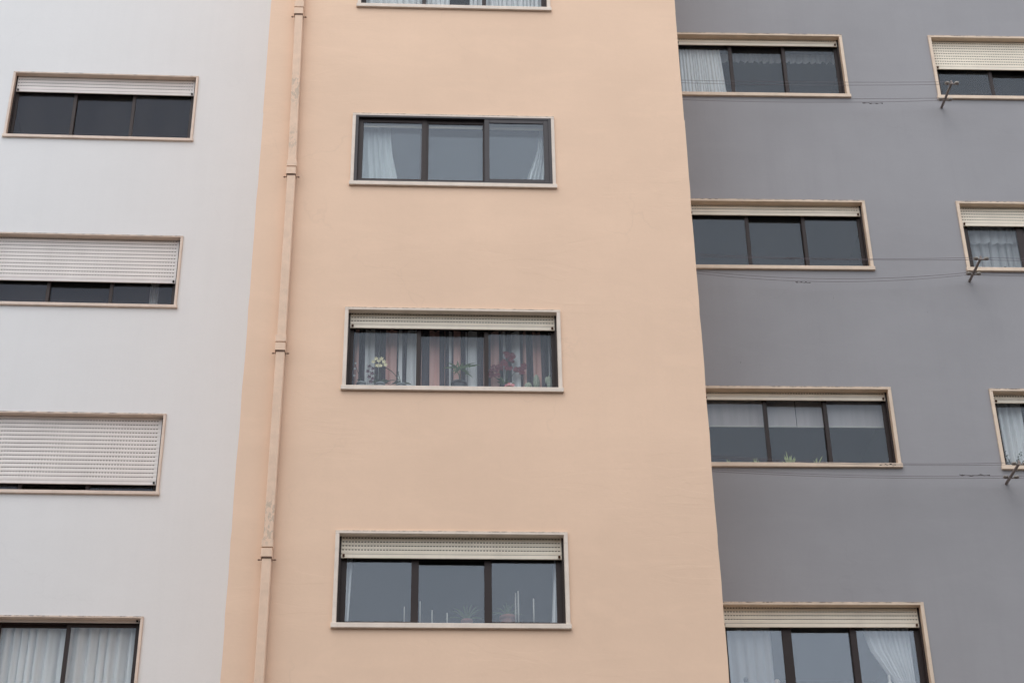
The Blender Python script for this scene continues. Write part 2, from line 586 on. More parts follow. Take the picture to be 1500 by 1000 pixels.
# ------------------------------------------------------------------ the three facades
# each facade stands on a vertical plane: distance in front of the camera at x = 0, and its turn
PLANES = {'P': (17.6269, 0.055), 'G': (19.2094, 0.044), 'W': (21.126, 0.065)}


def fpt(pl, x, z, d=0.0):
    """world point on facade pl at world x, height z above the eye, d metres behind the surround's front"""
    D, yw = PLANES[pl]
    t = Vector((math.cos(yw), math.sin(yw), 0)); n = Vector((-math.sin(yw), math.cos(yw), 0))
    return Vector((0, D, EYE + z)) + t * (x / math.cos(yw)) + n * d


def hit(pl, px, py, d=0.0):
    """where the sight line through pixel (px, py) of the 1500 x 1000 photograph meets the plane d behind facade pl"""
    D, yw = PLANES[pl]
    n = Vector((-math.sin(yw), math.cos(yw), 0))
    o = Vector((0, 0, EYE)); q = Vector((0, D, EYE)) + n * d
    ray = _right * ((px - 750) / F_PX) - _up * ((py - 500) / F_PX) + _fwd
    return o + ray * ((q - o).dot(n) / ray.dot(n))


WALL_D = 0.022          # wall face lies this far behind the front of the stone surrounds
HJ, HH, HS = 0.046, 0.040, 0.062      # jamb, head and sill face sizes
FRAME_D, FRONT_D, BACK_D = 0.125, 0.135, 0.168

# column: x range; rows: z bottom / top above the eye
WINS = {
    'P0': ('P', -1.950, 0.572, 15.745, 16.868), 'P1': ('P', -1.950, 0.572, 12.880, 13.996),
    'P2': ('P', -1.945, 0.572, 10.007, 11.122), 'P3': ('P', -1.945, 0.576, 7.127, 8.257),
    'G1': ('G', 2.330, 4.765, 15.647, 16.790), 'G2': ('G', 2.330, 4.758, 12.766, 13.890),
    'G3': ('G', 2.330, 4.752, 9.875, 11.011), 'G4': ('G', 2.330, 4.778, 6.985, 8.109),
    'H1': ('G', 6.005, 8.46, 15.647, 16.800), 'H2': ('G', 5.990, 8.45, 12.766, 13.893), 'H3': ('G', 5.996, 8.45, 9.855, 10.998),
    'W1': ('W', -7.420, -4.672, 16.144, 17.377), 'W2': ('W', -7.420, -4.662, 13.238, 14.453),
    'W3': ('W', -7.420, -4.650, 10.354, 11.567), 'W4': ('W', -7.420, -4.680, 7.440, 8.662),
}

BLD = {}


def building(pl, x0, x1, depth, top, mat, label, cols_keys):
    D, yw = PLANES[pl]
    xc = (x0 + x1) / 2
    base = fpt(pl, xc, -EYE, WALL_D)
    root = empty('apartment_building', base, yw)
    tag(root, label, 'building')
    BLD[pl] = (root, xc)
    cy = math.cos(yw)
    loc = lambda x: (x - xc) / cy
    holes = []
    for k in cols_keys:
        _, a, b, zb, zt = WINS[k]
        holes.append((loc(a) + 0.02, loc(b) - 0.02, zb + EYE + 0.02, zt + EYE - 0.02))
    xs = sorted({loc(x0), loc(x1)} | {h[0] for h in holes} | {h[1] for h in holes})
    zs = sorted({-0.3, top} | {round(0.3 + .45 * q, 3) for q in range(int((top - .6) / .45))} | {h[2] for h in holes} | {h[3] for h in holes})
    m = MB()
    for i in range(len(xs) - 1):
        for j in range(len(zs) - 1):
            cx, cz = (xs[i] + xs[i + 1]) / 2, (zs[j] + zs[j + 1]) / 2
            if any(h[0] < cx < h[1] and h[2] < cz < h[3] for h in holes):
                continue
            m.face([(xs[i], 0, zs[j]), (xs[i + 1], 0, zs[j]), (xs[i + 1], 0, zs[j + 1]), (xs[i], 0, zs[j + 1])])
    for h in holes:                 # raw edge of each opening through the wall's thickness
        a, b, z0, z1 = h
        for q in ([(a, 0, z0), (a, .24, z0), (a, .24, z1), (a, 0, z1)], [(b, 0, z0), (b, 0, z1), (b, .24, z1), (b, .24, z0)],
                  [(a, 0, z1), (a, .24, z1), (b, .24, z1), (b, 0, z1)], [(a, 0, z0), (b, 0, z0), (b, .24, z0), (a, .24, z0)]):
            m.face(q)
    X0, X1 = loc(x0), loc(x1)
    for za, zb_ in zip(zs[:-1], zs[1:]):
        m.face([(X0, 0, za), (X0, 0, zb_), (X0, depth, zb_), (X0, depth, za)])
        m.face([(X1, 0, za), (X1, depth, za), (X1, depth, zb_), (X1, 0, zb_)])
    m.face([(X0, depth, -.3), (X0, depth, top), (X1, depth, top), (X1, depth, -.3)])
    w = m.build('wall', mat, root, merge=True)
    import bmesh
    bm = bmesh.new(); bm.from_mesh(w.data)
    bmesh.ops.remove_doubles(bm, verts=bm.verts[:], dist=1e-5)
    wr = random.Random(5)
    wob = {z: wr.uniform(-.005, .005) for z in zs}
    for v in bm.verts:                 # hand-worked corners are never quite straight
        if abs(v.co.y) < 1e-4 and (abs(v.co.x - X0) < 1e-4 or abs(v.co.x - X1) < 1e-4):
            k = min(wob, key=lambda q: abs(q - v.co.z))
            v.co.x += wob[k]
    bm.to_mesh(w.data); bm.free()
    rf = MB()
    rf.box(X0 - .05, X1 + .05, -.08, depth + .05, top, top + .35)
    rf.build('roof', M['stone_tan'], root)
    return root


building('P', -3.067, 2.222, 13.0, 29.4, M['peach'],
         'peach rendered middle block standing forward of the white and grey blocks', ['P0', 'P1', 'P2', 'P3'])
building('W', -18.0, -2.6, 9.0, 28.9, M['white'],
         'white rendered block set back left of the peach block', ['W1', 'W2', 'W3', 'W4'])
building('G', 2.0, 17.0, 10.5, 28.6, M['grey'],
         'grey rendered block set back right of the peach block', ['G1', 'G2', 'G3', 'G4', 'H1', 'H2', 'H3'])


def shutter_mesh(u0, u1, zb, zt, pitch, d, slot_w, slot_p):
    """roller shutter: bulging slats with a slotted flange between each two, and a plain end bar"""
    m = MB()
    bar = 0.046
    m.box(u0, u1, d - .003, d + .013, zb, zb + bar, 0, 0.003)
    z = zb + bar
    first = True
    while z < zt:
        fl = 0.0105 if pitch < .05 else 0.0125
        # flange (recessed) with slots
        m.face([(u0, d + .0018, z), (u1, d + .0018, z), (u1, d + .0018, z + fl), (u0, d + .0018, z + fl)], 0)
        if not first:
            u = u0 + .02
            while u + slot_w < u1 - .02:
                m.face([(u, d + .0008, z + .0005), (u + slot_w, d + .0008, z + .0005), (u + slot_w, d + .0008, z + fl + .0005), (u, d + .0008, z + fl + .0005)], 1)
                u += slot_p
        else:
            m.face([(u0 + .004, d + .0008, z + .001), (u1 - .004, d + .0008, z + .001), (u1 - .004, d + .0008, z + .0045), (u0 + .004, d + .0008, z + .0045)], 1)
        first = False
        # slat body, slightly convex
        z0, z1 = z + fl, z + pitch
        h = z1 - z0
        prof = [(d + .0018, z0), (d + .0006, z0 + h * .06), (d - .0004, z0 + h * .5), (d + .0006, z0 + h * .94), (d + .0018, z1)]
        for a, b in zip(prof[:-1], prof[1:]):
            m.face([(u0, a[0], a[1]), (u1, a[0], a[1]), (u1, b[0], b[1]), (u0, b[0], b[1])], 0, True)
        z += pitch
    # back face
    m.face([(u0, d + .012, zb), (u0, d + .012, zt), (u1, d + .012, zt), (u1, d + .012, zb)], 0)
    return m


SHUT_AT = {'W1': (282, 140.6), 'W2': (257, 415), 'W3': (228, 710), 'W4': (202, 912), 'P2': (813, 483.9), 'P3': (823, 819),
           'G1': (1227, 68.6), 'G2': (1257, 316.8), 'G3': (1296, 586.7), 'G4': (1344, 918.3), 'H1': (1374, 101.4), 'H2': (1411, 330.7), 'H3': (1457, 590)}


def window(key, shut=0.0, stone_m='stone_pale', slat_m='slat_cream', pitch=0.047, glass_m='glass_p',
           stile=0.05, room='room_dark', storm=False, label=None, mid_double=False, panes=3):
    """a three-light sliding window. shut = metres of shutter showing below the head (end bar included)"""
    pl, xa, xb, zb, zt = WINS[key]
    root, xc = BLD[pl]
    cy = math.cos(PLANES[pl][1])
    W, H = (xb - xa) / cy, zt - zb
    loc = ((xa - xc) / cy, -WALL_D, zb + EYE)
    HJ, HH, HS = (.036, .026, .048) if pl == 'W' else (.043, .038, .057)
    RD = 0.20
    # stone surround: jambs and head; the head is slit for the shutter
    m = MB()
    m.box(0, HJ, 0, RD, HS, H - HH, 0, .003)
    m.box(W - HJ, W, 0, RD, HS, H - HH, 0, .003)
    m.box(0, W, 0, .088, H - HH, H - .013, 0, .003)
    m.box(0, W, .001, .088, H - .013, H, 1, .002)
    m.box(0, W, .112, RD, H - HH, H, 0, 0)
    win = m.build('window', [M[stone_m], M[stone_m + '_top']], root, loc)
    if label: win['label'] = label
    s = MB()
    s.box(-.012, W + .012, -.012, RD, 0, HS, 0, .004)
    s.build('sill', M[stone_m], win)
    u0, u1, w0, w1 = HJ, W - HJ, HS, H - HH
    if key in SHUT_AT:
        shut = (zt + EYE - HH) - hit(pl, SHUT_AT[key][0], SHUT_AT[key][1], .089).z
    # shutter guides
    for ga in (u0, u1 - .022):
        g = MB()
        g.box(ga, ga + .022, .082, .120, w0, w1, 0, 0)
        g.build('shutter_guide', M['alu'], win)
    # fixed frame
    fr = MB()
    f = 0.034
    fr.box(u0, u0 + f, FRAME_D, RD, w0, w1); fr.box(u1 - f, u1, FRAME_D, RD, w0, w1)
    fr.box(u0 + f, u1 - f, FRAME_D, RD, w1 - f, w1); fr.box(u0 + f, u1 - f, FRAME_D, RD, w0, w0 + f)
    fr.build('window_frame', M['alu'], win)
    a, b = u0 + f, u1 - f
    P = (b - a) / 3.0
    st = stile
    lay = [(a - .004, a + P + st * .5, FRONT_D), (a + P - st * .5, a + 2 * P + st * .5, BACK_D), (a + 2 * P - st * .5, b + .004, FRONT_D)]
    for i, (p, q, dd) in enumerate(lay):
        x = MB()
        th = 0.026
        sl = st * (0.7 if i == 0 else 1.0); sr = st * (0.7 if i == 2 else 1.0)
        if mid_double and i == 0: sr = st * 1.5
        z0, z1 = w0 + f - .006, w1 - f + .006
        x.box(p, p + sl, dd, dd + th, z0, z1, 0, .003); x.box(q - sr, q, dd, dd + th, z0, z1, 0, .003)
        x.box(p + sl, q - sr, dd + .001, dd + th - .001, z0, z0 + .045, 0, .003); x.box(p + sl, q - sr, dd + .001, dd + th - .001, z1 - .045, z1, 0, .003)
        x.build('sash', M['alu'], win)
        gp = MB()
        gp.box(p + sl - .004, q - sr + .004, dd + .011, dd + .016, z0 + .041, z1 - .041)
        gm = glass_m[i] if isinstance(glass_m, (list, tuple)) else glass_m
        gp.build('glass_pane', M[gm], win)
    if storm:
        # second, outer aluminium window flush with the stone
        of = MB()
        e = .036
        of.box(u0, u0 + e, -.004, .072, w0, w1, 0, .003); of.box(u1 - e, u1, -.004, .072, w0, w1, 0, .003)
        of.box(u0 + e, u1 - e, -.003, .072, w1 - .03, w1, 0, .003); of.box(u0 + e, u1 - e, -.003, .072, w0, w0 + .022, 0, .003)
        of.build('outer_frame', M['alu_grey'], win)
        a2, b2 = u0 + e, u1 - e
        P2 = (b2 - a2) / 3.0
        for i, (p, q, dd) in enumerate([(a2, a2 + P2 + .06, .036), (a2 + P2 + .035, a2 + 2 * P2 + .02, .044), (a2 + 2 * P2 - .01, b2, .002)]):
            x = MB()
            t1 = .062 if i != 1 else .05
            z0, z1 = w0 + .022, w1 - .03
            x.box(p, p + t1, dd, dd + .024, z0, z1, 0, .003); x.box(q - t1, q, dd, dd + .024, z0, z1, 0, .003)
            x.box(p + t1, q - t1, dd + .001, dd + .023, z0, z0 + .05, 0, .003); x.box(p + t1, q - t1, dd + .001, dd + .023, z1 - .055, z1, 0, .003)
            x.build('outer_sash', M['alu'] if i < 2 else M['alu_grey'], win)
            gp = MB()
            gp.box(p + t1 - .004, q - t1 + .004, dd + .010, dd + .014, z0 + .046, z1 - .05)
            gp.build('glass_pane', M['glass_s'], win)
    if shut > 0:
        zbot = w1 - shut
        sm = shutter_mesh(u0 + .012, u1 - .012, zbot, H - .006, pitch, .092, .0225 if pl == 'W' else .0205, .0385 if pl == 'W' else .034)
        so = sm.build('roller_shutter', [M[slat_m], M['slot']], win, merge=True)
        for uu in (u0 + .05, u1 - .05):
            k = MB()
            k.box(uu - .012, uu + .012, .072, .0885, zbot + .012, zbot + .040, 0, .003)
            k.tube([(uu, .085, zbot + .026), (uu, .060, zbot + .026)], .008, 8, 0)
            k.build('shutter_stop', M['rust'] if pl != 'W' else M['black'], win)
    # the room behind, open to the window
    r = MB()
    e0 = -0.03 if key[0] == 'G' else -.25
    x0, x1, y0, y1, z0, z1 = e0, W + .2, RD + .04, 3.4, -.95, H + .30
    ca, cb, cz0, cz1 = .02, W - .02, .02, H - .02
    r.face([(x0, y1, z0), (x1, y1, z0), (x1, y1, z1), (x0, y1, z1)])
    r.face([(x0, y0, z0), (x0, y1, z0), (x0, y1, z1), (x0, y0, z1)])
    r.face([(x1, y0, z0), (x1, y0, z1), (x1, y1, z1), (x1, y1, z0)])
    r.face([(x0, y0, z1), (x0, y1, z1), (x1, y1, z1), (x1, y0, z1)])
    r.face([(x0, y0, z0), (x1, y0, z0), (x1, y1, z0), (x0, y1, z0)])
    for q in ((x0, ca, z0, z1), (cb, x1, z0, z1), (ca, cb, z0, cz0), (ca, cb, cz1, z1)):
        r.face([(q[0], y0, q[2]), (q[1], y0, q[2]), (q[1], y0, q[3]), (q[0], y0, q[3])])
    r.box(.03, W - .03, y0 + .002, y0 + .26, .05, .085)          # inner window ledge
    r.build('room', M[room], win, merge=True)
    return win


wd = {}
wd['P0'] = window('P0', 0.10, glass_m='glass_p')
wd['P1'] = window('P1', 0.115, storm=True, glass_m='glass_p', label='window with a second dark aluminium frame flush with the stone and no shutter showing')
wd['P2'] = window('P2', 0.175, glass_m='glass_p', label='window full of potted flowers before striped curtains')
wd['P3'] = window('P3', 0.220, stile=0.08, glass_m='glass_b', label='window with candles and houseplants on its ledge')
wd['G1'] = window('G1', 0.058, 'stone_beige', glass_m='glass_g', label='window with a white curtain and a lace valance')
wd['G2'] = window('G2', 0.125, 'stone_beige', glass_m='glass_g', label='bare window with two slats of shutter showing')
wd['G3'] = window('G3', 0.080, 'stone_beige', glass_m='glass_g', label='window with a half lowered grey blind')
wd['G4'] = window('G4', 0.160, 'stone_beige', stile=0.075, glass_m='glass_x', label='window with a draped white curtain at its right end', mid_double=True)
wd['H1'] = window('H1', 0.44, 'stone_beige', glass_m='glass_g', label='window with its cream shutter a third down')
wd['H2'] = window('H2', 0.235, 'stone_beige', stile=0.10, glass_m='glass_g', label='window with scalloped lace curtains')
wd['H3'] = window('H3', 0.055, 'stone_beige', glass_m='glass_g', label='window with a pale curtain and a twiggy plant')
wd['W1'] = window('W1', 0.300, 'stone_tan', 'slat_white', 0.060, glass_m='glass_w', label='dark window with its white shutter a quarter down')
wd['W2'] = window('W2', 0.790, 'stone_tan', 'slat_white', 0.060, glass_m='glass_w', label='window with its white shutter two thirds down')
wd['W3'] = window('W3', 1.085, 'stone_tan', 'slat_white', 0.060, glass_m='glass_w', label='window with its white shutter almost fully down')
wd['W4'] = window('W4', 0.060, 'stone_tan', 'slat_white', 0.060, glass_m='glass_p', label='window filled by grey white pleated curtains')


# ------------------------------------------------------------------ curtains (things that hang inside)
def to_local(pl, p):
    D, yw = PLANES[pl]
    q = p - Vector((0, D, 0))
    return Vector((q.x * math.cos(yw) + q.y * math.sin(yw), -q.x * math.sin(yw) + q.y * math.cos(yw), q.z))


def curtain(pl, label, mat, left, right, ztop, zbot, d=0.27, folds=9, amp=0.03, seed=1, gather=0.0, group=None, name='curtain',
            scallop=0.0, scn=8, cat='curtain', stripes=None, nz=14):
    """left/right: functions of t (0 top .. 1 bottom) giving facade x; hangs d behind the surround front"""
    rr = random.Random(seed)
    D, yw = PLANES[pl]
    ph = [rr.uniform(0, 6.28) for _ in range(4)]
    n = max(40, folds * 10)
    cuts = [0]
    for i in range(folds):
        cuts.append(cuts[-1] + rr.uniform(0.6, 1.5))
    tot = cuts[-1]
    def phase(s):
        q = s * tot
        for i in range(folds):
            if q <= cuts[i + 1] + 1e-9:
                return i + (q - cuts[i]) / (cuts[i + 1] - cuts[i])
        return folds
    xm = (left(0) + right(0)) / 2
    org = fpt(pl, xm, zbot, d)
    root = None
    m = MB()
    V = {}
    for j in range(nz + 1):
        t = j / nz
        for i in range(n + 1):
            s = i / n
            f = phase(s) * 2 * math.pi
            z = ztop + (zbot - ztop) * t
            if scallop and j == nz:
                z -= scallop * abs(math.sin(math.pi * scn * s))
            x = left(t) + (right(t) - left(t)) * (s + 0.006 * math.sin(f + 1.0 + t))
            a = amp * (0.55 + 0.45 * t)
            dd = d + a * math.sin(f + 0.35 * math.sin(3 * t + ph[0])) + 0.25 * a * math.sin(2.3 * f + ph[1] + t)
            V[i, j] = to_local(pl, fpt(pl, x, z, dd)) - to_local(pl, org)
    for j in range(nz):
        for i in range(n):
            mi = 0
            if stripes:
                mi = stripes(phase((i + .5) / n), (i + .5) / n)
            m.face([V[i, j], V[i + 1, j], V[i + 1, j + 1], V[i, j + 1]], mi, True)
    o = m.build(name, mat, None, org, merge=True)
    import bmesh
    bm = bmesh.new(); bm.from_mesh(o.data)
    bmesh.ops.remove_doubles(bm, verts=bm.verts[:], dist=1e-5)
    bm.to_mesh(o.data); bm.free()
    o.rotation_euler = (0, 0, yw)
    tag(o, label, cat, group)
    return o


def K(v):
    return lambda t: v


def xpx(pl, px, py, d):
    p = hit(pl, px, py, d)
    D, yw = PLANES[pl]
    return to_local(pl, p).x * math.cos(yw), p.z - EYE


def win_z(k):
    return WINS[k][3], WINS[k][4]


# white block, lowest window: full pleated curtains
zb, zt = win_z('W4')
curtain('W', 'grey white pleated curtains filling the lowest white block window', M['cl_white'], K(-7.3), K(-4.76), zt + .05, zb - .5, .26, 19, .045, 4)
zb, zt = win_z('W2')
curtain('W', 'thin pale curtain strip behind the right pane of the two thirds shuttered window', M['cl_sheer'], K(-5.10), K(-4.98), zt, zb - .3, .34, 3, .02, 5)
# P0: white curtains with a gap
zb, zt = win_z('P0')
gx0, _ = xpx('P', 658, 4, .27); gx1, _ = xpx('P', 687, 4, .27)
curtain('P', 'white curtain left of the gap in the topmost window', M['cl_white'], K(-1.9), K(gx0), zt, zb - .3, .245, 14, .035, 8, group=None)
curtain('P', 'white curtain right of the gap in the topmost window', M['cl_white'], K(gx1), K(.52), zt, zb - .3, .245, 16, .035, 9)
# P1: two tied curtains
zb, zt = win_z('P1')
def edge(pts):
    """piecewise x(t)"""
    def f(t):
        for (t0, x0), (t1, x1) in zip(pts[:-1], pts[1:]):
            if t <= t1:
                return x0 + (x1 - x0) * (t - t0) / (t1 - t0)
        return pts[-1][1]
    return f
curtain('P', 'white curtain at the left of the double framed window', M['cl_white'], K(-1.93), edge([(0, -1.50), (.35, -1.45), (1, -1.27)]), zt + .05, zb - .35, .235, 6, .025, 10)
curtain('P', 'white curtain at the right of the double framed window', M['cl_white'], edge([(0, .42), (.3, .36), (.7, .17), (1, .12)]), K(.50), zt + .05, zb - .35, .235, 5, .025, 11)
# P2: striped white, peach and dusky curtains
zb, zt = win_z('P2')
bands = []
def stripe_of(f, s):
    b = [(0.03, 0), (.105, 2), (.150, 0), (.205, 2), (.275, 1), (.30, 2), (.33, 2), (.385, 0), (.43, 2), (.475, 2), (.535, 1), (.57, 2),
         (.60, 0), (.635, 1), (.69, 2), (.745, 0), (.79, 2), (.84, 1), (.865, 2), (.895, 0), (.93, 2), (.975, 1), (1.1, 2)]
    k = {0: 0, 1: 1, 2: 2}
    prev = 0.0
    for e, c in b:
        if s < e:
            return k[c]
    return 2
# band edges read across the window
def xs_of(px): return xpx('P', px, 540, .30)[0]
XL, XR = -1.92, .55
edges_px = [(533, 548, 0), (563, 579, 1), (597, 611, 0), (630, 645, 1), (657, 662, 0), (666, 674, 1), (687, 701, 0), (717, 731, 1), (748, 761, 0), (782, 795, 1), (803, 808, 0),
            (520, 524, 1), (553, 556, 0), (585, 589, 0), (617, 620, 1), (650, 653, 1), (680, 683, 0), (708, 711, 1), (738, 741, 0), (768, 772, 1)]
EDG = [((xs_of(a) - XL) / (XR - XL), (xs_of(b) - XL) / (XR - XL), c) for a, b, c in edges_px]
def stripe_of(f, s):
    for a, b, c in EDG:
        if a <= s <= b:
            return c
    return 2
curtain('P', 'curtains striped white and peach over dusky grey behind the flower pots', [M['cl_white'], M['cl_peach'], M['cl_mauve']], K(XL), K(XR), zt - .10, zb - .35, .36, 26, .028, 12, stripes=stripe_of)
# P3: narrow white curtains at both ends
zb, zt = win_z('P3')
curtain('P', 'narrow white curtain at the left end of the window with candles', M['cl_white'], K(-1.93), edge([(0, -1.75), (1, -1.80)]), zt + .05, zb - .3, .245, 3, .02, 13)
curtain('P', 'narrow white curtain at the right end of the window with candles', M['cl_white'], edge([(0, .45), (1, .37)]), K(.55), zt + .05, zb - .3, .245, 3, .02, 14)
# G1: gathered curtain and valance
zb, zt = win_z('G1')
gx, _ = xpx('G', 1058, 110, .27)
curtain('G', 'gathered white curtain in the grey block window nearest the top', M['cl_white'], K(2.36), edge([(0, gx - .02), (1, gx + .06)]), zt - .13, zb - .3, .225, 17, .018, 15)
curtain('G', 'lace valance with scalloped edge hanging under the window head', M['cl_valance'], K(gx), K(4.72), zt - .13, zt - .255, .30, 20, .012, 16, scallop=.05, scn=17, name='valance', nz=3)
# G3: half lowered blind, two pieces
zb, zt = win_z('G3')
_, zz = xpx('G', 1200, 624.5, .24)
xm, _ = xpx('G', 1166, 610, .24)
for a, b, lab in ((2.36, xm - .004, 'left half of the grey blind lowered half way'), (xm + .004, 4.68, 'right half of the grey blind lowered half way')):
    m = MB()
    D, yw = PLANES['G']
    o0 = fpt('G', a, zz, .24)
    L = (b - a) / math.cos(yw)
    m.box(0, L, 0, .004, 0, zt - zz + .02)
    m.box(0, L, -.006, .012, -.012, .006, 1)
    o = m.build('blind', [M['blind'], M['wax']], None, o0)
    o.rotation_euler = (0, 0, yw)
    tag(o, lab, 'blind', None)
# G4
zb, zt = win_z('G4')
curtain('G', 'white curtain at the left end of the lowest grey block window', M['cl_sheer'], K(2.36), K(2.98), zt + .02, zb - .3, .245, 5, .018, 18)
curtain('G', 'sheer valance with shallow scallops at the head of the lowest grey block window', M['cl_faint'], K(2.36), K(4.7), zt - .15, zt - .255, .30, 9, .01, 31, scallop=.035, scn=7, name='valance', nz=3)
curtain('G', 'draped white curtain swept to the right in the lowest grey block window', M['cl_white'], edge([(0, 4.02), (.4, 4.12), (.75, 4.38), (1, 4.5)]), K(4.62), zt + .02, zb - .1, .245, 9, .03, 19)
# H2, H3
zb, zt = win_z('H2')
curtain('G', 'long lace curtain with scalloped hem behind the right column window', M['cl_lace'], K(6.08), K(8.38), zt - .05, zb - .2, .33, 22, .03, 20)
curtain('G', 'short upper lace layer with scallops over the long lace curtain', M['cl_lace'], K(6.08), K(8.38), zt - .05, zt - .47, .27, 22, .02, 21, scallop=.05, scn=19, nz=5)
zb, zt = win_z('H3')
cx, _ = xpx('G', 1492, 620, .27)
curtain('G', 'pale curtain behind the twiggy plant at the right photo edge', M['cl_white'], K(6.06), K(cx + .05), zt, zb - .3, .245, 5, .03, 22)


# ------------------------------------------------------------------ things on the window ledges
def ledge_z(k):
    return WINS[k][3] + .085          # above the eye


def place(pl, k, px, py, d):
    """foot on the inner ledge of window k under pixel; returns (world foot, local height of the pixel above the foot)"""
    x, z = xpx(pl, px, py, d)
    foot = fpt(pl, x, ledge_z(k), d)
    return foot, z - ledge_z(k)


POTL = 0.0


def pot_profile(r, h):
    return [(r * .68, 0), (r * .8, h * .3), (r * .95, h * .8), (r * .95, h * .84), (r * 1.08, h * .85), (r * 1.08, h), (r * .92, h), (r * .9, h * .9), (.001, h * .9)]


def potted(name, label, cat, pl, k, px, py, d, r, potm, grow, group=None):
    """pot whose rim is at pixel (px,py); grow(root, rim_height) adds the plant's parts"""
    foot, h = place(pl, k, px, py, d)
    root = empty(name, foot, PLANES[pl][1])
    tag(root, label, cat, group)
    m = MB(); m.lathe((0, 0, 0), pot_profile(r, h), 20)
    m.build('pot', potm, root)
    grow(root, h, foot)
    return root


def off(pl, foot, px, py, d):
    """vector in the plant's own axes from its foot to the sight line through a pixel at depth d"""
    p = hit(pl, px, py, d)
    D, yw = PLANES[pl]
    q = p - foot
    return Vector((q.x * math.cos(yw) + q.y * math.sin(yw), -q.x * math.sin(yw) + q.y * math.cos(yw), q.z))


def curve_pts(a, b, lift, n=7):
    a, b = Vector(a), Vector(b)
    return [a + (b - a) * (i / n) + Vector((0, 0, lift * math.sin(math.pi * i / n))) for i in range(n + 1)]


DP = 0.27


def grow_orchid(root, h, foot):
    st = MB()
    top = off('P', foot, 556, 532, DP)
    st.tube(curve_pts((0, 0, h), top, .03), .004, 6)
    tip = off('P', foot, 543, 548, DP)
    st.tube(curve_pts((0, 0, h), tip, .05), .004, 6)
    st.build('stem', M['leaf_dark'], root)
    fl = MB()
    for dx, dy in ((-10, -1), (-5, -5), (0, -2), (5, -5), (9, -1), (3, 4), (-3, 4), (12, 3)):
        fl.petals(off('P', foot, 555 + dx * .8, 531 + dy * 1.1, DP - .02 + rnd.uniform(-.01, .01)), .026, 5, 0)
    fl.build('blossom', M['petal_yellow'], root)
    dk = MB()
    for dx, dy in ((-2, -8), (3, -5), (-4, -1), (2, 2), (-2, 7), (3, 10), (0, 14)):
        dk.petals(off('P', foot, 543 + dx, 545 + dy, DP - .01), .026, 5, 0)
    dk.build('blossom', M['petal_dark'], root)
    lf = MB()
    for a in (-.5, .3, 1.0, 2.4, 3.3):
        lf.blade((0, 0, h), (.12 * math.cos(a), .02, h + .05 + .05 * math.sin(a)), .035, .02)
    lf.build('leaves', M['leaf_dark'], root)


potted('potted_orchid', 'orchid with a cream yellow blossom cluster in a grey pot in the flower window', 'plant', 'P', 'P2', 557, 562, DP, .052, M['pot_grey'], grow_orchid)


def grow_arch(root, h, foot):
    st = MB()
    a = (0, 0, h)
    for (x, y), (mx, my) in zip([(563, 538), (566, 560), (584, 545)], [(576, 541), (576, 552), (581, 540)]):
        e = off('P', foot, x, y, DP); md = off('P', foot, mx, my, DP)
        pts = []
        A, B, C2 = Vector(a), Vector(md), Vector(e)
        for i in range(9):
            t = i / 8
            pts.append(A * (1 - t) ** 2 + B * 2 * t * (1 - t) + C2 * t * t)
        st.tube(pts, .0042, 6)
    st.build('stem', M['leaf_dark'], root)
    lf = MB()
    for a in (.2, 2.9, 2.4):
        lf.blade((0, 0, h), (.13 * math.cos(a), 0, h + .06 * math.sin(a)), .03, .02)
    lf.build('leaves', M['leaf_dark'], root)


potted('potted_plant', 'bare arching dark stems in the grey pot right of the orchid', 'plant', 'P', 'P2', 588, 563, DP, .052, M['pot_grey'], grow_arch)


def grow_low(root, h, foot):
    lf = MB()
    for i in range(7):
        a = i * .9
        lf.blade((0, 0, h), (.06 * math.cos(a), .04 * math.sin(a), h + .02 + .03 * (i % 3)), .02, .01)
    lf.build('leaves', M['leaf_dark'], root)
    fl = MB()
    for dx, dy in ((-8, -22), (-9, -12), (-7, -30)):
        fl.petals(off('P', foot, 528 + dx, 562 + dy, DP), .014, 5)
    fl.build('blossom', M['cl_white'], root)
    st = MB()
    st.tube(curve_pts((0, 0, h), off('P', foot, 520, 533, DP), .01), .003, 5)
    st.build('stem', M['leaf_dark'], root)


potted('potted_plant', 'low plant in the leftmost grey pot of the flower window', 'plant', 'P', 'P2', 529, 561, DP, .052, M['pot_grey'], grow_low)


def grow_palm(root, h, foot):
    st = MB()
    st.tube([(0, 0, h - .02), (.01, 0, h + .07), (.0, 0, h + .13)], .007, 6)
    st.build('stem', M['leaf_dark'], root)
    lf = MB()
    tips = [(655, 530), (648, 538), (662, 545), (670, 527), (680, 530), (690, 533), (697, 530), (699, 535), (688, 545), (693, 552), (675, 540), (660, 536), (665, 548), (684, 538), (705, 533)]
    for x, y in tips:
        c = off('P', foot, 672, 540, DP)
        e = off('P', foot, x, y, DP + rnd.uniform(-.05, .05))
        lf.blade(c, e, .020, .012)
        mid = c + (e - c) * .6
        lf.blade(mid, mid + Vector((rnd.uniform(-.04, .04), 0, rnd.uniform(-.05, .01))), .012, .004)
    lf.build('leaves', M['leaf'], root)


potted('potted_palm', 'small green palm in a dark pot in the middle of the flower window', 'plant', 'P', 'P2', 672, 561, DP, .085, M['pot_dark'], grow_palm)


